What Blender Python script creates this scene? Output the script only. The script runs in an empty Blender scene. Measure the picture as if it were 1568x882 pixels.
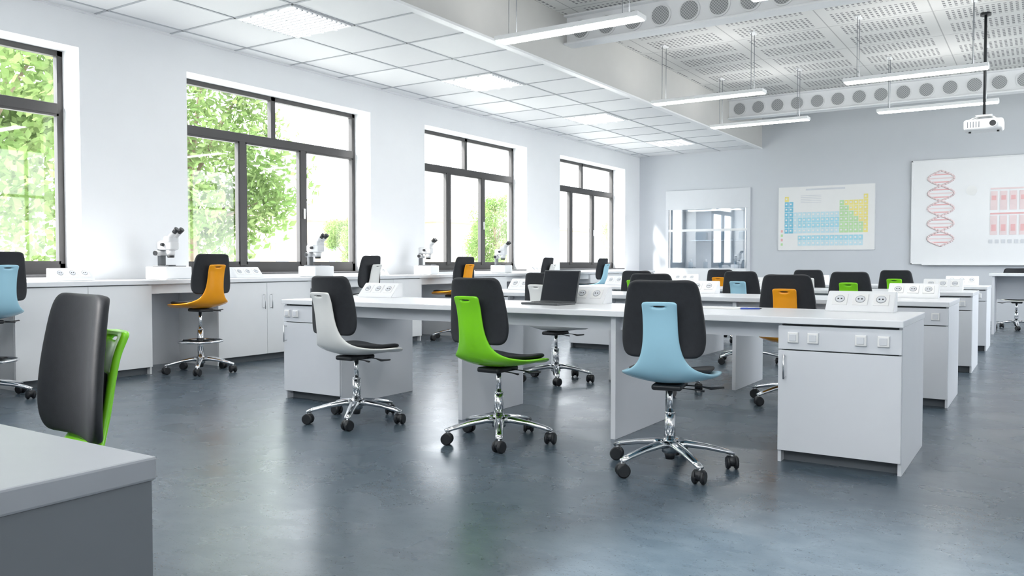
import bpy, bmesh, math, random
from mathutils import Vector, Matrix
random.seed(7)
scene = bpy.context.scene
col = scene.collection
D2R = math.radians

# ------------------------------------------------------------------ materials
def new_mat(name):
    m = bpy.data.materials.new(name); m.use_nodes = True
    nt = m.node_tree
    return m, nt, nt.nodes["Principled BSDF"]

def pmat(name, rgb, rough=0.5, metal=0.0, var=0.03, scale=6.0, bump=0.0, emis=0.0, coat=0.0, spec=0.5):
    m, nt, b = new_mat(name)
    b.inputs["Roughness"].default_value = rough
    b.inputs["Metallic"].default_value = metal
    b.inputs["Specular IOR Level"].default_value = spec
    if coat: b.inputs["Coat Weight"].default_value = coat
    tc = nt.nodes.new("ShaderNodeTexCoord")
    n = nt.nodes.new("ShaderNodeTexNoise"); n.inputs["Scale"].default_value = scale
    n.inputs["Detail"].default_value = 4
    nt.links.new(tc.outputs["Object"], n.inputs["Vector"])
    r = nt.nodes.new("ShaderNodeValToRGB")
    r.color_ramp.elements[0].position = 0.3; r.color_ramp.elements[1].position = 0.7
    r.color_ramp.elements[0].color = [max(0, c*(1-var)) for c in rgb]+[1]
    r.color_ramp.elements[1].color = [min(1, c*(1+var)) for c in rgb]+[1]
    nt.links.new(n.outputs["Fac"], r.inputs["Fac"])
    nt.links.new(r.outputs["Color"], b.inputs["Base Color"])
    if bump:
        n2 = nt.nodes.new("ShaderNodeTexNoise"); n2.inputs["Scale"].default_value = scale*12
        nt.links.new(tc.outputs["Object"], n2.inputs["Vector"])
        bp = nt.nodes.new("ShaderNodeBump"); bp.inputs["Strength"].default_value = bump
        bp.inputs["Distance"].default_value = 0.01
        nt.links.new(n2.outputs["Fac"], bp.inputs["Height"])
        nt.links.new(bp.outputs["Normal"], b.inputs["Normal"])
    if emis:
        b.inputs["Emission Color"].default_value = (1, 0.985, 0.96, 1)
        b.inputs["Emission Strength"].default_value = emis
    return m

M = {}
M['wall'] = pmat('wall_paint', (0.88, 0.89, 0.905), 0.85, var=0.012, scale=2, bump=0.05)
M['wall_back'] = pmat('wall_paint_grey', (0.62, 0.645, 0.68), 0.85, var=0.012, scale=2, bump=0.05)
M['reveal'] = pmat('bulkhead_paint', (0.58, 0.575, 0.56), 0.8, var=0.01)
M['cab'] = pmat('laminate_grey', (0.68, 0.70, 0.735), 0.42, var=0.01)
M['cabw'] = pmat('laminate_white', (0.84, 0.855, 0.87), 0.4, var=0.01)
M['top'] = pmat('worktop_white', (0.79, 0.81, 0.835), 0.25, var=0.012, scale=20)
M['cab_shaded'] = pmat('laminate_grey_shaded', (0.16, 0.175, 0.195), 0.5, var=0.01)  # grey laminate with the near desk's shade put into the colour
M['top_shaded'] = pmat('worktop_white_shaded', (0.34, 0.36, 0.39), 0.4, var=0.012, scale=20)  # white worktop darkened the same way, shade in the colour
M['gap'] = pmat('shadow_gap_grey', (0.20, 0.215, 0.235), 0.7)
M['plinth'] = pmat('plinth_grey', (0.12, 0.135, 0.15), 0.6)
M['chrome'] = pmat('chrome', (0.85, 0.86, 0.88), 0.12, metal=1.0, var=0.01)
M['steel'] = pmat('brushed_steel', (0.68, 0.69, 0.70), 0.3, metal=1.0, var=0.03)
M['black'] = pmat('black_plastic', (0.015, 0.017, 0.02), 0.42, var=0.1)
M['pad'] = pmat('black_foam_pad', (0.018, 0.020, 0.024), 0.6, var=0.12, scale=40, bump=0.08, spec=0.35)
M['frame'] = pmat('window_frame_grey', (0.055, 0.052, 0.052), 0.45, var=0.05)
M['sill'] = pmat('sill_stone', (0.08, 0.078, 0.08), 0.5, var=0.15, scale=30)
M['white'] = pmat('white_plastic', (0.84, 0.85, 0.86), 0.35, var=0.01)
M['body'] = pmat('microscope_enamel', (0.66, 0.67, 0.68), 0.3, var=0.01)
M['arm'] = pmat('microscope_grey', (0.14, 0.15, 0.16), 0.35, var=0.05)
M['sock'] = pmat('socket_white', (0.85, 0.85, 0.84), 0.3, var=0.01)
M['led'] = pmat('led_diffuser', (0.9, 0.9, 0.9), 0.5, emis=18)
M['upfill'] = pmat('added_upfill_glow', (0.9, 0.9, 0.9), 0.5, emis=7)  # upward glow added to brighten the ceiling
M['ledr'] = pmat('recessed_led', (0.9, 0.9, 0.9), 0.5, emis=4)
M['orange'] = pmat('shell_orange', (0.96, 0.38, 0.012), 0.25, var=0.02)
M['green'] = pmat('shell_green', (0.25, 0.75, 0.02), 0.25, var=0.02)
M['blue'] = pmat('shell_light_blue', (0.40, 0.69, 0.83), 0.25, var=0.02)
M['cream'] = pmat('shell_white', (0.92, 0.92, 0.89), 0.25, var=0.005)
M['red'] = pmat('marker_red', (0.84, 0.50, 0.50), 0.6)
M['pink'] = pmat('marker_pink', (0.85, 0.70, 0.70), 0.6)
M['faint'] = pmat('marker_faint', (0.68, 0.70, 0.73), 0.6)
M['board'] = pmat('whiteboard_surface', (0.86, 0.87, 0.88), 0.25, var=0.005)
M['paper'] = pmat('paper_white', (0.85, 0.85, 0.84), 0.7, var=0.01)
M['cyan'] = pmat('print_cyan', (0.22, 0.56, 0.72), 0.6)
M['lcyan'] = pmat('print_light_cyan', (0.40, 0.70, 0.80), 0.6)
M['pcyan'] = pmat('print_pale_cyan', (0.60, 0.78, 0.84), 0.6)
M['yel'] = pmat('print_yellow', (0.88, 0.78, 0.28), 0.6)
M['lgreen'] = pmat('print_green', (0.52, 0.76, 0.42), 0.6)
M['screen'] = pmat('screen_black', (0.012, 0.014, 0.018), 0.12, var=0.05)
M['keys'] = pmat('keyboard_grey', (0.06, 0.065, 0.07), 0.5)
M['penblue'] = pmat('pen_blue', (0.03, 0.08, 0.45), 0.35)
M['bark'] = pmat('bark', (0.22, 0.17, 0.12), 0.9, var=0.3, scale=10, bump=0.5)
M['ground_bounce'] = pmat('pale_bounce_ground', (0.60, 0.60, 0.56), 0.95, var=0.08, scale=2)  # unseen ground, made pale to bounce light onto the ceiling
M['yellowwall'] = pmat('facade_yellow', (0.40, 0.34, 0.25), 0.9, var=0.03)
M['facwin'] = pmat('facade_window', (0.18, 0.20, 0.23), 0.2)
M['roof'] = pmat('roof_tile', (0.30, 0.22, 0.18), 0.9)
M['bottle'] = pmat('bottle_blue', (0.3, 0.42, 0.5), 0.2)
M['gap_louvre'] = pmat('gap_shade_louvre_grey', (0.44, 0.46, 0.49), 0.5)  # grey for the tile shadow gaps, also for light louvres

# leaves
m, nt, b = new_mat('leaf'); M['leaf'] = m
geo = nt.nodes.new("ShaderNodeNewGeometry")
n = nt.nodes.new("ShaderNodeTexNoise"); n.inputs["Scale"].default_value = 1.2; n.inputs["Detail"].default_value = 4
nt.links.new(geo.outputs["Position"], n.inputs["Vector"])
r = nt.nodes.new("ShaderNodeValToRGB")
r.color_ramp.elements[0].position = 0.35; r.color_ramp.elements[0].color = (0.17, 0.27, 0.085, 1)
r.color_ramp.elements[1].position = 0.65; r.color_ramp.elements[1].color = (0.26, 0.34, 0.14, 1)
nt.links.new(n.outputs["Fac"], r.inputs["Fac"]); nt.links.new(r.outputs["Color"], b.inputs["Base Color"])
b.inputs["Roughness"].default_value = 0.9; b.inputs["Specular IOR Level"].default_value = 0.1
tr = nt.nodes.new("ShaderNodeBsdfTranslucent"); nt.links.new(r.outputs["Color"], tr.inputs["Color"])
mx = nt.nodes.new("ShaderNodeMixShader"); mx.inputs[0].default_value = 0.5
nt.links.new(b.outputs[0], mx.inputs[1]); nt.links.new(tr.outputs[0], mx.inputs[2])
nt.links.new(mx.outputs[0], nt.nodes["Material Output"].inputs["Surface"])

# glass (thin single pane)
def glassmat(name, base, edge, tint=(1, 1, 1, 1)):
    m, nt, b = new_mat(name)
    nt.nodes.remove(b)
    t = nt.nodes.new("ShaderNodeBsdfTransparent"); t.inputs[0].default_value = tint
    g = nt.nodes.new("ShaderNodeBsdfGlossy"); g.inputs["Roughness"].default_value = 0.02
    lw = nt.nodes.new("ShaderNodeLayerWeight"); lw.inputs[0].default_value = 0.5
    pw = nt.nodes.new("ShaderNodeMath"); pw.operation = 'POWER'; pw.inputs[1].default_value = 4
    nt.links.new(lw.outputs["Facing"], pw.inputs[0])
    mul = nt.nodes.new("ShaderNodeMath"); mul.operation = 'MULTIPLY_ADD'; mul.inputs[1].default_value = edge; mul.inputs[2].default_value = base
    mul.use_clamp = True
    nt.links.new(pw.outputs[0], mul.inputs[0])
    mx = nt.nodes.new("ShaderNodeMixShader")
    nt.links.new(mul.outputs[0], mx.inputs[0])
    nt.links.new(t.outputs[0], mx.inputs[1]); nt.links.new(g.outputs[0], mx.inputs[2])
    nt.links.new(mx.outputs[0], nt.nodes["Material Output"].inputs["Surface"])
    return m
M['glass'] = glassmat('window_glass', .06, .4)
M['glass2'] = glassmat('sash_glass', .30, .6, (0.62, 0.70, 0.78, 1))

# floor linoleum: even blue-grey, fine flecks, soft sheen
m, nt, b = new_mat('linoleum_floor'); M['floor'] = m
tc = nt.nodes.new("ShaderNodeTexCoord")
def noise(scale, detail, dist=0.0, vec=None):
    n = nt.nodes.new("ShaderNodeTexNoise"); n.inputs["Scale"].default_value = scale
    n.inputs["Detail"].default_value = detail; n.inputs["Distortion"].default_value = dist
    nt.links.new(vec or tc.outputs["Object"], n.inputs["Vector"]); return n
mp = nt.nodes.new("ShaderNodeMapping"); mp.inputs["Scale"].default_value = (1.0, 1.8, 1.0); mp.inputs["Rotation"].default_value = (0, 0, .5)
nt.links.new(tc.outputs["Object"], mp.inputs["Vector"])
n1 = noise(7, 9, .5, mp.outputs[0])
r1 = nt.nodes.new("ShaderNodeValToRGB")
r1.color_ramp.elements[0].position = 0.34; r1.color_ramp.elements[0].color = (0.066, 0.094, 0.122, 1)
r1.color_ramp.elements[1].position = 0.66; r1.color_ramp.elements[1].color = (0.088, 0.120, 0.150, 1)
nt.links.new(n1.outputs["Fac"], r1.inputs["Fac"])
n2 = noise(48, 5, 2.0, mp.outputs[0])
r2 = nt.nodes.new("ShaderNodeValToRGB")
r2.color_ramp.elements[0].position = 0.33; r2.color_ramp.elements[0].color = (0.45, 0.45, 0.45, 1)
r2.color_ramp.elements[1].position = 0.41; r2.color_ramp.elements[1].color = (1, 1, 1, 1)
nt.links.new(n2.outputs["Fac"], r2.inputs["Fac"])
mm = nt.nodes.new("ShaderNodeMixRGB"); mm.blend_type = 'MULTIPLY'; mm.inputs[0].default_value = 0.7
nt.links.new(r1.outputs[0], mm.inputs[1]); nt.links.new(r2.outputs[0], mm.inputs[2])
nt.links.new(mm.outputs[0], b.inputs["Base Color"])
n3 = noise(3, 4, .3)
mr = nt.nodes.new("ShaderNodeMapRange"); mr.inputs[1].default_value = .3; mr.inputs[2].default_value = .7
mr.inputs[3].default_value = 0.24; mr.inputs[4].default_value = 0.31
nt.links.new(n3.outputs["Fac"], mr.inputs[0]); nt.links.new(mr.outputs[0], b.inputs["Roughness"])
bp = nt.nodes.new("ShaderNodeBump"); bp.inputs["Strength"].default_value = 0.04; bp.inputs["Distance"].default_value = 0.001
nt.links.new(n2.outputs["Fac"], bp.inputs["Height"]); nt.links.new(bp.outputs[0], b.inputs["Normal"])
b.inputs["Specular IOR Level"].default_value = 0.55

# ceiling tiles
m, nt, b = new_mat('ceiling_tile'); M['tile'] = m
tc = nt.nodes.new("ShaderNodeTexCoord")
sep = nt.nodes.new("ShaderNodeSeparateXYZ"); nt.links.new(tc.outputs["Object"], sep.inputs[0])
def mth(op, a, bb=None, cc=None):
    x = nt.nodes.new("ShaderNodeMath"); x.operation = op
    for i, v in enumerate((a, bb, cc)):
        if v is None: continue
        if isinstance(v, (int, float)): x.inputs[i].default_value = v
        else: nt.links.new(v, x.inputs[i])
    return x.outputs[0]
fx = mth('FLOOR', mth('DIVIDE', mth('ADD', sep.outputs[0], 7.52), 0.815))
fy = mth('FLOOR', mth('DIVIDE', mth('SUBTRACT', sep.outputs[1], 4.55), 0.815))
cmb = nt.nodes.new("ShaderNodeCombineXYZ"); nt.links.new(fx, cmb.inputs[0]); nt.links.new(fy, cmb.inputs[1])
wn = nt.nodes.new("ShaderNodeTexWhiteNoise"); nt.links.new(cmb.outputs[0], wn.inputs["Vector"])
rr = nt.nodes.new("ShaderNodeValToRGB")
rr.color_ramp.elements[0].color = (0.74, 0.75, 0.77, 1); rr.color_ramp.elements[1].color = (0.87, 0.88, 0.89, 1)
nt.links.new(wn.outputs["Value"], rr.inputs[0]); nt.links.new(rr.outputs[0], b.inputs["Base Color"])
b.inputs["Roughness"].default_value = 0.6

# perforated ceiling
m, nt, b = new_mat('perforated_ceiling'); M['perf'] = m
tc = nt.nodes.new("ShaderNodeTexCoord")
sep = nt.nodes.new("ShaderNodeSeparateXYZ"); nt.links.new(tc.outputs["Object"], sep.inputs[0])
X, Y = sep.outputs[0], sep.outputs[1]
def inband(v, period, lo, hi):
    f = mth('FRACT', mth('DIVIDE', v, period))
    return mth('MULTIPLY', mth('GREATER_THAN', f, lo), mth('LESS_THAN', f, hi))
patch = mth('MULTIPLY', inband(X, 1.2, 0.10, 0.90), inband(Y, 0.62, 0.14, 0.86))
slot = mth('MULTIPLY', inband(X, 0.06, 0.25, 0.75), inband(Y, 0.089, 0.2, 0.8))
dark = mth('MULTIPLY', patch, slot)
seam = mth('MAXIMUM', inband(X, 1.2, 0.0, 0.012), inband(Y, 1.24, 0.0, 0.012))
dk = mth('MAXIMUM', dark, mth('MULTIPLY', seam, 0.6))
mc = nt.nodes.new("ShaderNodeMixRGB"); nt.links.new(dk, mc.inputs[0])
mc.inputs[1].default_value = (0.70, 0.70, 0.685, 1); mc.inputs[2].default_value = (0.24, 0.24, 0.25, 1)
nt.links.new(mc.outputs[0], b.inputs["Base Color"]); b.inputs["Roughness"].default_value = 0.7

# beam disc mesh-perforation
m, nt, b = new_mat('beam_opening_mesh'); M['disc'] = m
tc = nt.nodes.new("ShaderNodeTexCoord")
v = nt.nodes.new("ShaderNodeTexChecker"); v.inputs["Scale"].default_value = 60
v.inputs["Color1"].default_value = (0.26, 0.27, 0.28, 1); v.inputs["Color2"].default_value = (0.52, 0.53, 0.54, 1)
nt.links.new(tc.outputs["Object"], v.inputs["Vector"]); nt.links.new(v.outputs["Color"], b.inputs["Base Color"])

# ------------------------------------------------------------------ mesh builder
class MB:
    def __init__(s): s.bm = bmesh.new(); s.mats = []
    def mi(s, mat):
        mm = M[mat]
        if mm not in s.mats: s.mats.append(mm)
        return s.mats.index(mm)
    def merge(s, bm2, mat, smooth=False, mtx=None):
        if mtx is not None: bm2.transform(mtx)
        i = s.mi(mat)
        for f in bm2.faces: f.material_index = i; f.smooth = smooth
        me = bpy.data.meshes.new("t"); bm2.to_mesh(me); bm2.free()
        s.bm.from_mesh(me); bpy.data.meshes.remove(me)
    def box(s, x0, x1, y0, y1, z0, z1, mat, bev=0.0, seg=2, mtx=None):
        b2 = bmesh.new(); bmesh.ops.create_cube(b2, size=1)
        for v in b2.verts:
            v.co = Vector(((x0+x1)/2+v.co.x*(x1-x0), (y0+y1)/2+v.co.y*(y1-y0), (z0+z1)/2+v.co.z*(z1-z0)))
        if bev: bmesh.ops.bevel(b2, geom=b2.edges[:], offset=bev, segments=seg, profile=0.5, affect='EDGES')
        s.merge(b2, mat, False, mtx)
    def quad(s, pts, mat):
        b2 = bmesh.new(); b2.faces.new([b2.verts.new(p) for p in pts]); s.merge(b2, mat)
    def cyl(s, p0, p1, r0, r1, mat, seg=16, bev=0.0, mtx=None):
        p0 = Vector(p0); p1 = Vector(p1); d = p1-p0; L = d.length
        b2 = bmesh.new()
        bmesh.ops.create_cone(b2, cap_ends=True, segments=seg, radius1=r0, radius2=r1, depth=L)
        if bev:
            ed = [e for e in b2.edges if abs(e.verts[0].co.z-e.verts[1].co.z) < 1e-5]
            bmesh.ops.bevel(b2, geom=ed, offset=bev, segments=2, affect='EDGES')
        q = Vector((0, 0, 1)).rotation_difference(d.normalized()).to_matrix().to_4x4()
        b2.transform(Matrix.Translation((p0+p1)/2) @ q)
        i = s.mi(mat)
        if mtx is not None: b2.transform(mtx)
        for f in b2.faces: f.material_index = i; f.smooth = len(f.verts) == 4
        me = bpy.data.meshes.new("t"); b2.to_mesh(me); b2.free(); s.bm.from_mesh(me); bpy.data.meshes.remove(me)
    def ring(s, c, R, r, mat, seg=32, mseg=8):
        b2 = bmesh.new(); rows = []
        for i in range(seg):
            a = 2*math.pi*i/seg; row = []
            for j in range(mseg):
                t = 2*math.pi*j/mseg
                row.append(b2.verts.new((c[0]+(R+r*math.cos(t))*math.cos(a), c[1]+(R+r*math.cos(t))*math.sin(a), c[2]+r*math.sin(t))))
            rows.append(row)
        for i in range(seg):
            for j in range(mseg):
                b2.faces.new((rows[i][j], rows[(i+1) % seg][j], rows[(i+1) % seg][(j+1) % mseg], rows[i][(j+1) % mseg]))
        s.merge(b2, mat, True)
    def prism(s, pts, x0, x1, mat, bev=0.0, mtx=None):
        b2 = bmesh.new()
        a = [b2.verts.new((x0, p[0], p[1])) for p in pts]; c = [b2.verts.new((x1, p[0], p[1])) for p in pts]
        b2.faces.new(a); b2.faces.new(c[::-1]); n = len(pts)
        for i in range(n): b2.faces.new((a[i], c[i], c[(i+1) % n], a[(i+1) % n]))
        bmesh.ops.recalc_face_normals(b2, faces=b2.faces[:])
        if bev: bmesh.ops.bevel(b2, geom=b2.edges[:], offset=bev, segments=2, affect='EDGES')
        s.merge(b2, mat, False, mtx)
    def sweep(s, pts, radii, mat, seg=10, flat=1.0):
        b2 = bmesh.new(); rows = []; n = len(pts)
        P = [Vector(p) for p in pts]
        for i in range(n):
            t = (P[min(i+1, n-1)]-P[max(i-1, 0)]).normalized()
            up = Vector((0, 0, 1))
            if abs(t.z) > .95: up = Vector((1, 0, 0))
            side = t.cross(up).normalized(); u2 = side.cross(t).normalized()
            row = []
            for j in range(seg):
                a = 2*math.pi*j/seg
                row.append(b2.verts.new(P[i]+side*math.cos(a)*radii[i]+u2*math.sin(a)*radii[i]*flat))
            rows.append(row)
        for i in range(n-1):
            for j in range(seg):
                b2.faces.new((rows[i][j], rows[i][(j+1) % seg], rows[i+1][(j+1) % seg], rows[i+1][j]))
        b2.faces.new(rows[0][::-1]); b2.faces.new(rows[-1])
        bmesh.ops.recalc_face_normals(b2, faces=b2.faces[:])
        s.merge(b2, mat, True)
    def loft(s, path, mat, thick, ncol=6, sub=2, hole=None, offset=0.0):
        b2 = bmesh.new(); rows = []; n = len(path)
        for i, (y, z, hw, dish) in enumerate(path):
            a = path[max(i-1, 0)]; c = path[min(i+1, n-1)]
            ty, tz = c[0]-a[0], c[1]-a[1]; l = math.hypot(ty, tz); ty /= l; tz /= l
            ny, nz = -tz, ty; row = []
            for j in range(ncol+1):
                q = -1+2*j/ncol
                row.append(b2.verts.new((q*hw, y+ny*dish*q*q, z+nz*dish*q*q)))
            rows.append(row)
        for i in range(n-1):
            for j in range(ncol):
                if hole and (i, j) in hole: continue
                b2.faces.new((rows[i][j], rows[i][j+1], rows[i+1][j+1], rows[i+1][j]))
        me = bpy.data.meshes.new("tl"); b2.to_mesh(me); b2.free()
        ob = bpy.data.objects.new("tl", me); col.objects.link(ob)
        sm = ob.modifiers.new("s", 'SOLIDIFY'); sm.thickness = thick; sm.offset = offset
        sb = ob.modifiers.new("b", 'SUBSURF'); sb.levels = sub; sb.render_levels = sub
        dg = bpy.context.evaluated_depsgraph_get(); dg.update()
        ev = ob.evaluated_get(dg); em = bpy.data.meshes.new_from_object(ev)
        b3 = bmesh.new(); b3.from_mesh(em)
        bmesh.ops.recalc_face_normals(b3, faces=b3.faces[:])
        s.merge(b3, mat, True)
        bpy.data.objects.remove(ob); bpy.data.meshes.remove(me); bpy.data.meshes.remove(em)
    def mesh(s, name):
        me = bpy.data.meshes.new(name); s.bm.to_mesh(me); s.bm.free()
        for mm in s.mats: me.materials.append(mm)
        return me

def place(name, me, loc=(0, 0, 0), rz=0.0):
    ob = bpy.data.objects.new(name, me); col.objects.link(ob)
    ob.location = loc; ob.rotation_euler = (0, 0, rz); return ob

# ------------------------------------------------------------------ room dimensions
XL, XR, YB, YR = -7.75, 3.6, 17.3, -1.4
ZL, ZH, XS = 3.45, 4.08, -5.0
WZ0, WZ1 = 0.92, 3.10
WINS = [(1.52, 4.40), (5.57, 8.43), (9.60, 12.47), (13.65, 16.53)]
WT = 0.42

b = MB(); b.box(XL-WT, XR+0.3, YR-0.3, YB+1.4, -0.12, 0.0, 'floor'); place('floor', b.mesh('floor'))
# left wall
b = MB()
b.box(XL-WT, XL, YR-.3, YB+.3, 0, WZ0, 'wall'); b.box(XL-WT, XL, YR-.3, YB+.3, WZ1, ZH+.1, 'wall')
ys = [YR-.3]+[v for w in WINS for v in w]+[YB+.3]
for i in range(0, len(ys), 2): b.box(XL-WT, XL, ys[i], ys[i+1], WZ0, WZ1, 'wall')
place('wall_left', b.mesh('wall_left'))
# back wall with niche opening
NX0, NX1, NZ0, NZ1 = -7.02, -5.28, 0.86, 2.24
b = MB()
b.box(XL, NX0, YB, YB+.2, 0, ZH+.1, 'wall_back'); b.box(NX1, XR, YB, YB+.2, 0, ZH+.1, 'wall_back')
b.box(NX0, NX1, YB, YB+.2, 0, NZ0, 'wall_back'); b.box(NX0, NX1, YB, YB+.2, NZ1, ZH+.1, 'wall_back')
place('wall_back', b.mesh('wall_back'))
# right wall, out of view; window openings added for sky fill
b = MB()
b.box(XR, XR+.3, YR-.3, YB+.2, 0, .9, 'wall'); b.box(XR, XR+.3, YR-.3, YB+.2, 3.7, ZH+.1, 'wall')
RW = [(8.2, 11.8), (12.6, 16.2)]
ys = [YR-.3]+[v for w in RW for v in w]+[YB+.2]
for i in range(0, len(ys), 2): b.box(XR, XR+.3, ys[i], ys[i+1], .9, 3.7, 'wall')
place('wall_right', b.mesh('wall_right'))
# rear wall (behind the camera) with clerestory windows added to throw sun patches
CZ0, CZ1 = 2.5, 3.85
b = MB()
b.box(XL, XR, YR-.25, YR, 0, CZ0, 'wall'); b.box(XL, XR, YR-.25, YR, CZ1, ZH+.1, 'wall')
BW = [(-3.45, -1.2), (-.35, 1.0), (1.4, 3.2)]
xs = [XL]+[v for w in BW for v in w]+[XR]
for i in range(0, len(xs), 2): b.box(xs[i], xs[i+1], YR-.25, YR, CZ0, CZ1, 'wall')
place('wall_rear', b.mesh('wall_rear'))

# ceilings
b = MB(); b.box(XL, XS-.06, YR, YB, ZL, ZL+.05, 'tile'); place('ceiling', b.mesh('ceiling_low'))
b = MB(); b.box(XS-.06, XR, YR, YB, ZH, ZH+.08, 'perf'); place('ceiling_perforated', b.mesh('ceiling_high'))
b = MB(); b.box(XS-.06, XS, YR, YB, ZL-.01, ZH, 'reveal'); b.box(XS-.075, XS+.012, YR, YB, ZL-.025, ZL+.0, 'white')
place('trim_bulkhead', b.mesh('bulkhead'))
b = MB()
for k in range(4):
    x = -7.52+.815*k; b.box(x-.012, x+.012, YR, YB, ZL-.006, ZL, 'gap_louvre')  # grey bars stand in for the shadow in the tile gaps
y = 4.55-.815*7
while y < YB:
    b.box(XL, XS-.06, y-.012, y+.012, ZL-.006, ZL, 'gap_louvre'); y += .815
b.box(XL, XL+.03, YR, YB, ZL-.02, ZL, 'white')
place('trim_ceiling_grid', b.mesh('ceiling_grid'))
# recessed lights
b = MB()
w = .385
b.box(-w, w, -w, w, -.004, 0.0, 'ledr')
for sx in (-1, 1): b.box(sx*w-.012, sx*w+.012, -w, w, -.016, 0, 'white')
for sy in (-1, 1): b.box(-w, w, sy*w-.012, sy*w+.012, -.016, 0, 'white')
for i in range(1, 4):
    x = -w+2*w*i/4; b.box(x-.014, x+.014, -w, w, -.03, -.004, 'white')
for i in range(1, 12):
    y = -w+2*w*i/12; b.box(-w, w, y-.006, y+.006, -.026, -.004, 'gap_louvre')
me = b.mesh('recessed_light')
for i in range(-1, 4): place('recessed_ceiling_light', me, (-6.30, 5.77+3.26*i, ZL-.001))

# beams with round openings
def beam(Y):
    b = MB(); z0, z1 = 3.72, ZH
    b.box(XS, XR, Y-.03, Y+.03, z0+.02, z1, 'wall')
    b.box(XS, XR, Y-.11, Y+.11, z0, z0+.025, 'wall', .004)
    b.box(XS, XR, Y-.11, Y+.11, z1-.02, z1, 'wall')
    x = XS+.2
    while x < XR-.15:
        for sd in (-1, 1):
            yy = Y+sd*.031
            b.cyl((x, yy, 3.90), (x, yy+sd*.012, 3.90), .126, .126, 'white', 28)
            b.cyl((x, yy+sd*.012, 3.90), (x, yy+sd*.015, 3.90), .106, .106, 'disc', 28)
        x += .345
    place('ceiling_beam', b.mesh('beam'))
for Y in (2.8, 9.0, 15.2): beam(Y)

# windows left
def window_left(i, y0, y1):
    b = MB(); x0, x1 = XL-.36, XL-.29; f = .055
    z0, z1, zt = WZ0, WZ1, 2.54
    b.box(x0, x1, y0, y0+f, z0, z1, 'frame', .004); b.box(x0, x1, y1-f, y1, z0, z1, 'frame', .004)
    b.box(x0, x1, y0, y1, z1-f, z1, 'frame', .004); b.box(x0, x1, y0, y1, z0+.02, z0+.13, 'frame', .004)
    b.box(x0-.01, x1+.012, y0+f, y1-f, zt-.05, zt+.05, 'frame', .004)
    ym = (y0+y1)/2
    b.box(x0, x1, ym-.035, ym+.035, zt, z1, 'frame', .004)
    for k in (1, 2):
        yy = y0+(y1-y0)*k/3; b.box(x0, x1+.01, yy-.045, yy+.045, z0+.1, zt, 'frame', .004)
    for k in range(3):
        a = y0+(y1-y0)*k/3+.045; c = y0+(y1-y0)*(k+1)/3-.045
        for (p, q) in ((a, a+.018), (c-.018, c)): b.box(x0+.015, x1+.004, p, q, z0+.12, zt-.04, 'frame')
        b.box(x0+.015, x1+.004, a, c, zt-.07, zt-.045, 'frame'); b.box(x0+.015, x1+.004, a, c, z0+.12, z0+.15, 'frame')
    gx = x0+.03
    b.quad([(gx, y0+f, z0+.1), (gx, y1-f, z0+.1), (gx, y1-f, z1-f), (gx, y0+f, z1-f)], 'glass')
    b.box(XL-.29, XL+.0, y0+.002, y1-.002, z0, z0+.022, 'sill', .004)
    b.box(x1, x1+.035, y1-(y1-y0)/3-.012, y1-(y1-y0)/3+.012, 1.62, 1.75, 'steel', .004)
    place('window_%d' % i, b.mesh('window'))
for i, (a, c) in enumerate(WINS): window_left(i+1, a, c)
k = 5
for (a, c) in RW:  # frames of the added right wall openings
    b = MB()
    for y in (a, (a+c)/2, c): b.box(XR+.1, XR+.16, y-.03, y+.03, .9, 3.7, 'frame')
    for z in (.93, 2.6, 3.67): b.box(XR+.1, XR+.16, a, c, z-.03, z+.03, 'frame')
    place('window_%d' % k, b.mesh('window_r')); k += 1
for (a, c) in BW:  # frames of the added clerestory openings
    b = MB()
    for x in (a, c): b.box(x-.03, x+.03, YR-.16, YR-.1, CZ0, CZ1, 'frame')
    for z in (CZ0+.03, CZ1-.03): b.box(a, c, YR-.16, YR-.1, z-.03, z+.03, 'frame')
    place('window_%d' % k, b.mesh('window_b')); k += 1

# ------------------------------------------------------------------ pendant lights
b = MB(); L = .78
b.box(-L, L, -.10, .10, 0, .045, 'white', .006)
b.box(-L+.015, L-.015, -.085, .085, -.006, .001, 'led')
b.box(-L+.05, L-.05, -.06, .06, .045, .049, 'upfill')  # added glowing strip on top, ceiling fill
for sx in (-.62, .62):
    for sy in (-.07, .07): b.cyl((sx, sy, .04), (sx, sy, ZH-3.28), .004, .004, 'gap', 6)
    b.box(sx-.03, sx+.03, -.09, .09, ZH-3.28-.02, ZH-3.28, 'white', .003)
me = b.mesh('pendant')
for X in (-3.90, -1.36):
    for Y in (.3, 3.1, 7.0, 10.9, 13.3): place('pendant_light', me, (X, Y, 3.28))  # row nearest the camera is unseen, added to fill the desk fronts

# projector
b = MB()
b.cyl((0, 0, .19), (0, 0, ZH-2.66), .016, .016, 'black', 12)
b.cyl((0, 0, ZH-2.66-.03), (0, 0, ZH-2.66), .06, .06, 'black', 20)
b.box(-.09, .09, -.07, .07, .165, .19, 'steel', .004)
for a, c in ((-.15, -.1), (.15, -.1), (-.15, .1), (.15, .1)):
    b.sweep([(0, 0, .175), (a*.6, c*.6, .165), (a, c, .125)], [.01]*3, 'steel', 8)
b.box(-.21, .21, -.15, .15, 0, .13, 'white', .03, 4)
b.cyl((.10, -.145, .065), (.10, -.17, .065), .045, .045, 'steel', 24); b.cyl((.10, -.17, .065), (.10, -.174, .065), .035, .035, 'screen', 24)
b.cyl((-.05, .14, .065), (-.05, .175, .065), .045, .04, 'black', 24)
for i in range(5): b.box(-.17+.03*i, -.16+.03*i, -.153, -.148, .03, .10, 'gap')
for sx in (-.15, .15): b.cyl((sx, 0, -.018), (sx, 0, .005), .015, .015, 'black', 10)
place('ceiling_projector', b.mesh('projector'), (-.66, 11.6, 2.66))

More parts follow.
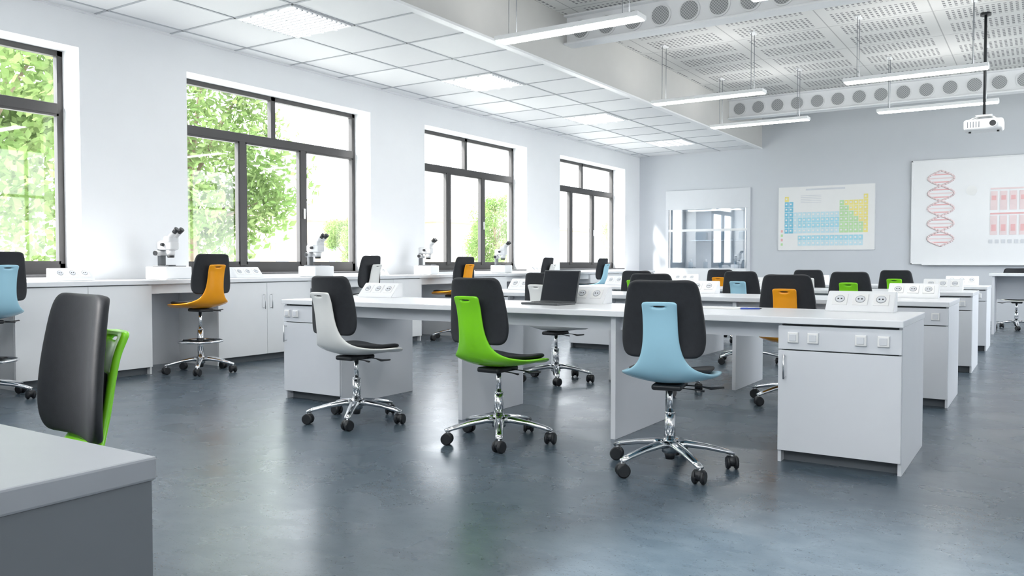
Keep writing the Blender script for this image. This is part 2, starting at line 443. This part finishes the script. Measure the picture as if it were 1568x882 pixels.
# ------------------------------------------------------------------ lab desk
def outlet_plate(b, x, z, y):
    b.box(x-.029, x+.029, y-.006, y, z-.029, z+.029, 'faint', .002)
    b.box(x-.027, x+.027, y-.014, y-.004, z-.027, z+.027, 'sock', .004)
    b.box(x-.018, x+.018, y-.017, y-.012, z-.018, z+.018, 'faint', .003)
def cabinet(b, x0, x1, y0, y1, H, mat, hx, knobs):
    t = .018
    b.box(x0, x0+t, y0, y1, 0, H, mat, .0015); b.box(x1-t, x1, y0, y1, 0, H, mat, .0015)
    b.box(x0+t, x1-t, y0+.03, y1, .07, H, 'gap')
    b.box(x0+t, x1-t, y1-.012, y1+.001, .0, H, mat)
    b.box(x0+t, x1-t, y0+.06, y0+.07, 0, .075, 'plinth')
    b.box(x0+.003, x1-.003, y0-.018, y0+.002, H-.135, H-.012, mat, .002)
    b.box(x0+.003, x1-.003, y0-.018, y0+.002, .065, H-.141, mat, .002)
    for kx in knobs: outlet_plate(b, kx, H-.072, y0-.018)
    b.cyl((hx, y0-.045, H-.29), (hx, y0-.045, H-.16), .005, .005, 'steel', 10)
    for z in (H-.28, H-.17): b.cyl((hx, y0-.045, z), (hx, y0-.016, z), .004, .004, 'steel', 8)
def make_desk(mat, top):
    b = MB(); H = .735
    b.box(-4.385, .005, -.015, .84, H, .77, top, .004)
    cabinet(b, -.60, 0, .02, .835, H, mat, -.562, (-.52, -.42, -.19, -.085))
    cabinet(b, -4.38, -3.78, .02, .835, H, mat, -4.345, (-4.33, -4.24, -3.98, -3.89))
    for x in (-1.57, -2.70): b.box(x-.016, x+.016, .03, .80, 0, H, mat, .002)
    for x0, x1 in ((-3.78, -2.716), (-2.684, -1.586), (-1.554, -.60)):
        b.box(x0, x1, .10, .118, H-.085, H, mat); b.box(x0, x1, .74, .758, H-.085, H, mat)
    return b.mesh('lab_desk')
desk = make_desk('cab', 'top')
ROWS = [4.40, 6.67, 8.97, 11.28]
for Y in ROWS: place('lab_desk', desk, (-.58, Y, 0))
place('lab_desk', make_desk('cab_shaded', 'top_shaded'), (-1.085, -.12, 0))  # near desk uses the shaded colour copies

# outlet console
b = MB()
b.prism([(-.075, 0), (.075, 0), (.075, .115), (.03, .115), (-.06, .02)], -.185, .185, 'white', .004)
ang = math.atan2(.095, .09)
for i in (-1, 0, 1):
    mt = Matrix.Translation((i*.112, -.015, .0675)) @ Matrix.Rotation(ang, 4, 'X')
    b.box(-.042, .042, -.042, .042, -.002, .006, 'sock', .003, mtx=mt)
    b.cyl((0, 0, .004), (0, 0, .0075), .027, .027, 'gap', 24, mtx=mt)
    b.cyl((0, 0, .004), (0, 0, .0085), .024, .024, 'faint', 24, mtx=mt)
    for s_ in (-.009, .009): b.cyl((s_, 0, .008), (s_, 0, .0096), .005, .005, 'black', 8, mtx=mt)
console = b.mesh('outlet_console')
for Y in ROWS:
    for X in (-4.62, -2.72, -.90): place('power_outlet_console', console, (X, Y+.73, .77))

# ------------------------------------------------------------------ chairs
def make_chair(color, up=0.0, ring=False):
    b = MB(); u = up
    for k in range(5):
        a = 2*math.pi*k/5+math.pi/2
        ca, sa = math.cos(a), math.sin(a)
        pts = [(r*ca, r*sa, z) for r, z in ((.02, .125), (.08, .130), (.18, .116), (.28, .094), (.325, .080))]
        b.sweep(pts, [.036, .032, .026, .022, .019], 'chrome', 12, .6)
        cx, cy = .315*ca, .315*sa
        b.cyl((cx, cy, .045), (cx, cy, .088), .010, .010, 'steel', 10)
        w = a+.9*(1 if k % 2 else -1)+k
        wx, wy = math.cos(w), math.sin(w)
        for s_ in (-1, 1):
            o = Vector((cx+wx*.010*s_, cy+wy*.010*s_, .034)); d = Vector((wx, wy, 0))*.021*s_
            b.cyl(o, o+d, .034, .034, 'black', 18, .006)
        b.cyl((cx-wx*.028, cy-wy*.028, .042), (cx+wx*.028, cy+wy*.028, .042), .028, .028, 'black', 14, .004)
    b.cyl((0, 0, .085), (0, 0, .16), .042, .034, 'chrome', 24, .004)
    b.cyl((0, 0, .05), (0, 0, .09), .022, .03, 'black', 20)
    b.cyl((0, 0, .15), (0, 0, .29+u*.75), .027, .027, 'chrome', 24, .002)
    b.cyl((0, 0, .28+u*.75), (0, 0, .42+u), .015, .015, 'chrome', 16)
    b.cyl((0, 0, .285+u*.75), (0, 0, .295+u*.75), .028, .024, 'chrome', 20)
    if ring:
        b.ring((0, 0, .30), .205, .011, 'chrome', 36, 8)
        b.cyl((0, 0, .27), (0, 0, .33), .036, .036, 'black', 20, .004)
        for k in range(4):
            a = math.pi/2*k+.4
            b.sweep([(.03*math.cos(a), .03*math.sin(a), .30), (.12*math.cos(a), .12*math.sin(a), .305), (.205*math.cos(a), .205*math.sin(a), .30)], [.009]*3, 'black', 8)
    b.box(-.075, .075, -.12, .10, .415+u, .445+u, 'black', .012, 3)
    b.sweep([(.05, .03, .428+u), (.15, .035, .424+u), (.20, .035, .416+u), (.265, .04, .424+u)], [.007, .008, .018, .013], 'black', 8, .4)
    b.sweep([(.05, -.06, .425+u), (.14, -.06, .42+u), (.18, -.06, .415+u)], [.006, .007, .012], 'black', 8, .45)
    # coloured shell: spine with slim grip slot flowing into the seat pan
    path = [(-.322, .868, .064, .004), (-.323, .864, .078, .008), (-.322, .856, .084, .010), (-.320, .849, .085, .012), (-.317, .841, .085, .012), (-.308, .818, .084, .014), (-.300, .79, .084, .016), (-.290, .72, .084, .02),
            (-.280, .65, .090, .024), (-.262, .585, .106, .026), (-.238, .53, .138, .028), (-.195, .488, .190, .034),
            (-.12, .462, .232, .042), (-.02, .452, .250, .042), (.09, .453, .250, .038), (.17, .458, .243, .030), (.225, .458, .215, .018), (.245, .448, .18, .012)]
    path = [(y, z+u, hw, d) for y, z, hw, d in path]
    b.loft(path, color, .022, 6, 2, hole={(3, 2), (3, 3)})
    bp_ = [(-.262, .968, .130, .010), (-.262, .959, .160, .020), (-.258, .93, .176, .028), (-.252, .86, .188, .035), (-.245, .78, .200, .040),
           (-.240, .70, .208, .042), (-.238, .645, .206, .040), (-.238, .608, .192, .032), (-.240, .592, .160, .022)]
    bp_ = [(y+.012, z+u, hw, d) for y, z, hw, d in bp_]
    b.loft(bp_, 'pad', .036, 6, 2)
    b.box(-.05, .05, -.282, -.235, .66+u, .76+u, 'black', .012)
    sp = [(-.185, .515, .13, .02), (-.165, .502, .165, .028), (-.10, .488, .200, .034), (0, .480, .212, .034), (.10, .482, .212, .030),
          (.18, .486, .204, .024), (.225, .482, .18, .016), (.240, .474, .14, .01)]
    sp = [(y, z+u, hw, d) for y, z, hw, d in sp]
    b.loft(sp, 'pad', .026, 6, 2)
    return b.mesh('chair_'+color)
CH = {c: make_chair(c) for c in ('orange', 'green', 'blue', 'cream')}
ST = {c: make_chair(c, .17, True) for c in ('orange', 'blue', 'cream')}
def chair(c, x, y, deg): place('swivel_chair', CH[c], (x, y, 0), D2R(deg))
chair('cream', -3.83, 4.02, -3); chair('green', -2.70, 4.03, -2); chair('blue', -1.60, 3.96, 12)
chair('cream', -3.66, 6.38, -4); chair('blue', -2.66, 6.35, 4); chair('orange', -1.59, 6.34, 3)
chair('green', -3.78, 8.58, 2); chair('blue', -2.62, 8.60, -2); chair('green', -1.58, 8.60, 2)
chair('orange', -3.62, 10.9, 0); chair('cream', -2.50, 10.88, 3); chair('green', -1.48, 10.9, -3)
chair('green', -2.19, .99, 170)
place('swivel_chair', CH['cream'], (-.38, 15.35, 0), D2R(185))
for c, y, d in (('blue', 3.12, 92), ('orange', 5.03, 84), ('cream', 7.17, 95), ('orange', 9.08, 82), ('cream', 11.25, 95), ('blue', 13.2, 88)):
    place('lab_stool', ST[c], (-6.83, y, 0), D2R(d))

# ------------------------------------------------------------------ wall counter
CF = -7.08
b = MB(); CH_ = .85
b.box(XL+.003, CF+.02, .2, 16.6, CH_, .89, 'top', .004)
cabs = [(-.0+1.35, 2.65), (3.45, 4.69), (5.43, 6.69), (7.55, 8.70), (9.52, 10.80), (11.62, 12.85), (13.62, 14.9), (15.5, 16.58)]
for n_, (a, c) in enumerate(cabs):
    b.box(XL+.004, CF-.02, a, a+.018, 0, CH_, 'cabw'); b.box(XL+.004, CF-.02, c-.018, c, 0, CH_, 'cabw')
    b.box(XL+.1, CF-.03, a+.018, c-.018, .07, CH_, 'gap'); b.box(XL+.1, CF-.07, a+.018, c-.018, 0, .07, 'plinth')
    ym = (a+c)/2
    b.box(CF-.022, CF-.002, a+.002, ym-.002, .07, CH_-.008, 'cabw', .002); b.box(CF-.022, CF-.002, ym+.002, c-.002, .07, CH_-.008, 'cabw', .002)
    if n_ != 1:
        for hy in (ym-.05, ym+.05):
            b.cyl((CF+.028, hy, .56), (CF+.028, hy, .72), .005, .005, 'steel', 8)
            for z in (.57, .71): b.cyl((CF-.004, hy, z), (CF+.028, hy, z), .004, .004, 'steel', 8)
    if n_+1 < len(cabs):
        b.box(XL+.004, XL+.02, c, cabs[n_+1][0], 0, CH_, 'cab')
        b.box(CF-.06, CF-.042, c, cabs[n_+1][0], CH_-.09, CH_, 'cabw')
place('lab_counter', b.mesh('lab_counter'))
for y in (4.10, 6.05, 8.15, 10.15, 12.2): place('power_outlet_console', console, (-7.40, y, .891), D2R(90))

# microscope  (user side = +Y local)
b = MB()
b.box(-.19, .19, -.12, .13, 0, .125, 'white', .012, 3)
b.box(-.13, .13, -.08, .11, .125, .135, 'arm', .003)
b.box(-.04, .04, -.105, -.060, .13, .38, 'arm', .012, 3)
b.cyl((0, .03, .135), (0, .03, .142), .045, .045, 'black', 24)
b.cyl((-.095, -.075, .26), (.095, -.075, .26), .028, .028, 'body', 20, .004)
b.cyl((-.105, -.075, .26), (-.095, -.075, .26), .024, .024, 'black', 20); b.cyl((.095, -.075, .26), (.105, -.075, .26), .024, .024, 'black', 20)
b.box(-.062, .062, -.10, .09, .29, .385, 'body', .024, 4)
b.cyl((0, .03, .235), (0, .03, .30), .036, .048, 'body', 24, .004)
b.cyl((0, .03, .215), (0, .03, .235), .032, .036, 'black', 24)
b.box(-.070, .070, -.01, .08, .36, .43, 'body', .02, 4)
for s_ in (-1, 1):
    p0 = Vector((s_*.036, .03, .395)); dv = Vector((0, .72, .69)).normalized()
    b.cyl(p0, p0+dv*.10, .027, .024, 'body', 20); b.cyl(p0+dv*.10, p0+dv*.155, .022, .027, 'black', 20, .003)
    b.cyl((s_*.06, -.01, .345), (s_*.09, -.01, .345), .018, .016, 'black', 16, .002)
mic = b.mesh('microscope')
for y, d in ((5.10, -75), (7.10, -80), (9.22, -70), (11.15, -75)):
    place('microscope', mic, (-7.42, y, .891), D2R(d))

# ------------------------------------------------------------------ laptop, papers, pen
b = MB()
b.box(-.155, .155, -.11, .10, 0, .014, 'keys', .004)
b.box(-.135, .135, -.03, .08, .014, .0155, 'black')
for i in range(12):
    for j in range(4): b.box(-.132+i*.0222, -.113+i*.0222, -.026+j*.026, -.004+j*.026, .0155, .0175, 'keys')
b.box(-.045, .045, -.10, -.04, .014, .0150, 'black')
mt = Matrix.Translation((0, .10, .012)) @ Matrix.Rotation(D2R(-14), 4, 'X')
b.box(-.155, .155, -.004, .008, 0, .225, 'keys', .004, mtx=mt)
b.box(-.147, .147, -.006, -.003, .008, .217, 'screen', mtx=mt)
place('laptop', b.mesh('laptop'), (-2.84, 4.85, .77), D2R(-8))
b = MB()
for i, (dx, dy, rr) in enumerate(((0, 0, 4), (.26, .03, -5), (.02, .01, 9))):
    b.box(-.148, .148, -.105, .105, .0004+.0005*i, .0008+.0005*i, 'paper', mtx=Matrix.Translation((dx, dy, 0)) @ Matrix.Rotation(D2R(rr), 4, 'Z'))
place('paper_sheets', b.mesh('papers'), (-1.98, 5.02, .77))
b = MB()
b.cyl((-.06, 0, .005), (.055, 0, .005), .0045, .0045, 'penblue', 10); b.cyl((.055, 0, .005), (.07, 0, .005), .004, .0008, 'black', 10)
b.box(-.055, -.015, -.001, .001, .009, .011, 'penblue')
place('pen', b.mesh('pen'), (-1.5, 4.98, .77), D2R(30))

# ------------------------------------------------------------------ poster
b = MB(); PW, PH = 1.86, 1.30
b.box(0, PW, -.012, 0, 0, PH, 'paper', .002)
b.box(.0, PW, -.014, -.011, 0, .012, 'faint'); b.box(0, PW, -.014, -.011, PH-.012, PH, 'faint')
b.box(0, .012, -.014, -.011, 0, PH, 'faint'); b.box(PW-.012, PW, -.014, -.011, 0, PH, 'faint')
cw, ch = (PW-.26)/18, .108
def cell(c, r_, mat):
    x = .13+c*cw; z = PH-.20-(r_+1)*ch
    b.box(x+.004, x+cw-.004, -.0145, -.0115, z+.004, z+ch-.004, mat)
    b.box(x+.02, x+cw*.6, -.0155, -.0142, z+ch*.4, z+ch*.7, 'paper')
for r_ in range(7):
    for c in range(18):
        if r_ == 0 and c not in (0, 17): continue
        if r_ in (1, 2) and 2 <= c < 12: continue
        if c < 2: mt_ = 'cyan' if r_ else 'yel'
        elif c < 12: mt_ = 'pcyan' if r_ in (3, 6) or c == 2 else 'lcyan'
        elif c == 17: mt_ = 'yel'
        elif c-12 >= r_: mt_ = 'yel'
        else: mt_ = 'lgreen'
        cell(c, r_, mt_)
for r_ in (7.35, 8.35):
    for c in range(3, 17): cell(c, r_, 'lcyan' if r_ < 8 else 'pcyan')
b.box(.55, 1.3, -.0145, -.0115, PH-.09, PH-.055, 'faint')
for i in range(5): b.box(.45, .85, -.0145, -.0115, PH-.2-i*.035, PH-.19-i*.035, 'faint')
for i in range(4): b.box(.06, .10, -.0145, -.0115, .1+i*.09, .15+i*.09, 'red' if i % 2 else 'lgreen')
place('periodic_table_poster', b.mesh('poster'), (-4.65, YB-.004, 1.31))

# whiteboard
b = MB(); BWd, BH = 4.2, 1.95
b.box(0, BWd, -.03, 0, 0, BH, 'board', .004)
for a in ((0, BWd, 0, .025), (0, BWd, BH-.025, BH), (0, .025, 0, BH), (BWd-.025, BWd, 0, BH)): b.box(a[0], a[1], -.038, -.0, a[2], a[3], 'white', .003)
b.box(.2, 3.5, -.10, -.03, -.02, .0, 'white', .004)
yy = -.032
for cx in (.50,):
    N = 60
    for ph in (0, math.pi):
        for i in range(N):
            z0 = .34+1.40*i/N; z1 = .34+1.40*(i+1)/N
            x0_ = cx+.22*math.sin(2*math.pi*2.5*i/N+ph); x1_ = cx+.22*math.sin(2*math.pi*2.5*(i+1)/N+ph)
            b.cyl((x0_, yy, z0), (x1_, yy, z1), .018, .018, 'pink', 6)
    for i in range(0, N, 3):
        z0 = .34+1.40*i/N; w = .22*math.sin(2*math.pi*2.5*i/N)
        if abs(w) > .03: b.box(cx-abs(w), cx+abs(w), yy-.003, yy+.003, z0-.012, z0+.012, 'red' if i % 2 else 'pink')
for i in range(4):
    x = 1.30+i*.15
    b.box(x, x+.11, yy-.003, yy, .98, 1.32, 'pink'); b.box(x, x+.11, yy-.003, yy, .53, .88, 'pink')
    b.box(x+.02, x+.09, yy-.005, yy, 1.16, 1.24, 'red'); b.box(x+.02, x+.09, yy-.005, yy, .60, .72, 'red')
b.box(1.30, 1.86, yy-.003, yy, 1.35, 1.38, 'pink'); b.box(1.30, 1.86, yy-.003, yy, .90, .93, 'red')
for i in range(6):
    b.box(1.28+i*.10, 1.34+i*.10, yy-.003, yy, .38, .45, 'faint')
b.cyl((1.0, yy, 1.35), (1.0, yy-.003, 1.35), .09, .09, 'paper', 24)
place('whiteboard', b.mesh('whiteboard'), (-2.16, YB-.004, 1.03))

# fume cupboard niche
b = MB(); y0 = YB
b.box(NX0, NX1, y0+.85, y0+.87, NZ0, NZ1, 'cabw')
b.box(NX0, NX0+.015, y0, y0+.86, NZ0, NZ1, 'cabw'); b.box(NX1-.015, NX1, y0, y0+.86, NZ0, NZ1, 'cabw')
b.box(NX0, NX1, y0, y0+.86, NZ1-.015, NZ1, 'cabw'); b.box(NX0, NX1, y0, y0+.86, NZ0, NZ0+.02, 'top')
b.box(NX0+.3, NX1-.3, y0+.3, y0+.5, NZ1-.03, NZ1-.015, 'ledr')  # glowing strip added to brighten the niche inside
fx0, fx1 = -7.10, -5.22
b.box(fx0, fx1, y0-.05, y0-.001, 2.22, 2.64, 'cab', .004)
b.box(fx0, fx0+.07, y0-.05, y0-.001, .0, 2.22, 'cab', .004); b.box(fx1-.07, fx1, y0-.05, y0-.001, .0, 2.22, 'cab', .004)
b.box(fx0+.07, fx1-.07, y0-.05, y0-.001, .0, .90, 'cabw', .004)
b.box(fx0+.07, fx1-.07, y0-.045, y0-.01, 1.74, 1.79, 'white', .003)
b.box(fx0+.07, fx1-.07, y0-.045, y0-.01, .90, .94, 'white', .003)
b.box(fx0+.09, fx0+.11, y0-.04, y0-.01, .92, 2.22, 'steel'); b.box(fx1-.11, fx1-.09, y0-.04, y0-.01, .92, 2.22, 'steel')
b.quad([(fx0+.07, y0-.024, .92), (fx1-.07, y0-.024, .92), (fx1-.07, y0-.024, 2.22), (fx0+.07, y0-.024, 2.22)], 'glass2')
for k in range(4): b.cyl((NX0+.3+.35*k, y0+.5, NZ0+.02), (NX0+.3+.35*k, y0+.5, NZ0+.22), .05, .05, 'bottle', 14); b.cyl((NX0+.3+.35*k, y0+.5, NZ0+.22), (NX0+.3+.35*k, y0+.5, NZ0+.28), .02, .02, 'white', 10)
b.box(NX0+.2, NX1-.2, y0+.6, y0+.8, 1.55, 1.57, 'steel')
for k in range(3): b.box(NX0+.35+.5*k, NX0+.6+.5*k, y0+.62, y0+.78, 1.57, 1.75, 'bottle', .01)
place('fume_cupboard', b.mesh('fume_cupboard'))

# teacher bench
b = MB()
b.box(-.70, 2.2, 0, .8, .86, .90, 'top', .004)
b.box(-.66, -.63, .04, .76, 0, .86, 'cab', .002); b.box(2.13, 2.16, .04, .76, 0, .86, 'cab', .002)
b.box(.5, 1.1, .04, .76, .06, .86, 'cab', .003); b.box(-.63, .5, .70, .72, .5, .86, 'cab')
b.box(1.1, 2.13, .70, .72, .5, .86, 'cab'); b.box(.52, 1.08, .06, .7, 0, .06, 'plinth')
b.cyl((.53, .02, .55), (.53, .02, .7), .005, .005, 'steel', 8)
place('teacher_desk', b.mesh('teacher_desk'), (0, 14.0, 0))

# ------------------------------------------------------------------ outdoors
b = MB(); b.box(-130, 60, -60, 150, -.5, -.13, 'ground_bounce'); place('ground_outside', b.mesh('ground'))
def tree_mesh(seed):
    rnd = random.Random(seed); b = MB()
    b.sweep([(0, 0, -.13), (.05, .03, 1.2), (-.03, .05, 2.4), (.05, 0, 4.2)], [.2, .16, .13, .06], 'bark', 10)
    blobs = []
    for i in range(30):
        a = rnd.uniform(0, 6.28); h = rnd.uniform(1.5, 6.6); R = 2.2*math.sqrt(max(.05, 1-((h-3.9)/3.2)**2))*rnd.uniform(.3, 1)
        blobs.append((R*math.cos(a), R*math.sin(a), h, rnd.uniform(.6, 1.05)))
        if i % 3 == 0: b.sweep([(0, 0, 1.6+h*.2), (R*.5*math.cos(a), R*.5*math.sin(a), h*.7+.4), (R*math.cos(a), R*math.sin(a), h)], [.06, .04, .02], 'bark', 6)
    b2 = bmesh.new()
    for (x, y, z, r_) in blobs:
        for k in range(420):
            v = Vector((rnd.gauss(0, 1), rnd.gauss(0, 1), rnd.gauss(0, 1))).normalized()*r_*rnd.uniform(.55, 1.08)
            c = Vector((x, y, z))+v; s_ = rnd.uniform(.06, .13)
            d = Vector((rnd.gauss(0, 1), rnd.gauss(0, 1), rnd.gauss(0, 1))).normalized(); e = d.orthogonal().normalized()
            b2.faces.new([b2.verts.new(c+d*s_), b2.verts.new(c+e*s_*.55), b2.verts.new(c-d*s_), b2.verts.new(c-e*s_*.55)])
    b.merge(b2, 'leaf'); return b.mesh('tree')
T = [tree_mesh(1), tree_mesh(2)]
for i, (x, y, s_, k) in enumerate(((-16.5, 7.2, 1.0, 0), (-17.5, 12.6, 1.04, 1), (-19.0, 4.0, 1.1, 1), (-27, 40, .7, 1), (-30, 31, .5, 0), (-24, 52, .8, 1))):
    o = place('tree', T[k], (x, y, -.02 if s_ > .9 else 0), i*1.3); o.scale = (s_, s_, s_)
def building(x, y0, y1, h):
    b = MB(); b.box(x-10, x, y0, y1, -.13, h, 'yellowwall'); b.box(x-10.3, x+.3, y0-.3, y1+.3, h, h+.3, 'roof')
    y = y0+1.2
    while y < y1-1.5:
        z = 1.0
        while z < h-1.2: b.box(x-.02, x+.04, y, y+1.1, z, z+1.5, 'facwin'); b.box(x-.02, x+.08, y-.08, y+1.18, z-.1, z, 'white'); z += 2.7
        y += 2.6
    place('building', b.mesh('building'))
building(-46, 26, 50, 4.2); building(-44, 56, 84, 4.6)

# ------------------------------------------------------------------ lights / world
sun = bpy.data.lights.new('sun', 'SUN'); sun.energy = 9.0; sun.angle = D2R(5); sun.color = (1, .97, .93)
so = bpy.data.objects.new('sun', sun); col.objects.link(so)
so.rotation_euler = Vector((.35, .75, -.56)).to_track_quat('-Z', 'Y').to_euler(); so.location = (-10, -10, 12)
w = bpy.data.worlds.new('sky'); scene.world = w; w.use_nodes = True
bg = w.node_tree.nodes['Background']; bg.inputs[0].default_value = (.90, .95, 1.0, 1); bg.inputs[1].default_value = 6.3
def portal(loc, rot, sx, sy):
    l = bpy.data.lights.new('window_portal', 'AREA'); l.shape = 'RECTANGLE'; l.size = sx; l.size_y = sy; l.cycles.is_portal = True
    o = bpy.data.objects.new('window_portal', l); col.objects.link(o); o.location = loc; o.rotation_euler = rot
for a, c in WINS: portal((XL-.40, (a+c)/2, (WZ0+WZ1)/2), (0, D2R(-90), 0), WZ1-WZ0, c-a)
for a, c in RW: portal((XR+.28, (a+c)/2, 2.3), (0, D2R(90), 0), 2.8, c-a)
for a, c in BW: portal(((a+c)/2, YR-.24, (CZ0+CZ1)/2), (D2R(90), 0, 0), c-a, CZ1-CZ0)

cam = bpy.data.cameras.new('camera'); co = bpy.data.objects.new('camera', cam); col.objects.link(co)
cam.sensor_width = 36; cam.lens = 29.0; cam.clip_end = 400
co.location = (0, 0, 1.05); co.rotation_euler = (D2R(90-1.72), 0, D2R(32.9))
scene.camera = co
scene.view_settings.view_transform = 'Standard'
scene.view_settings.exposure = 0.45
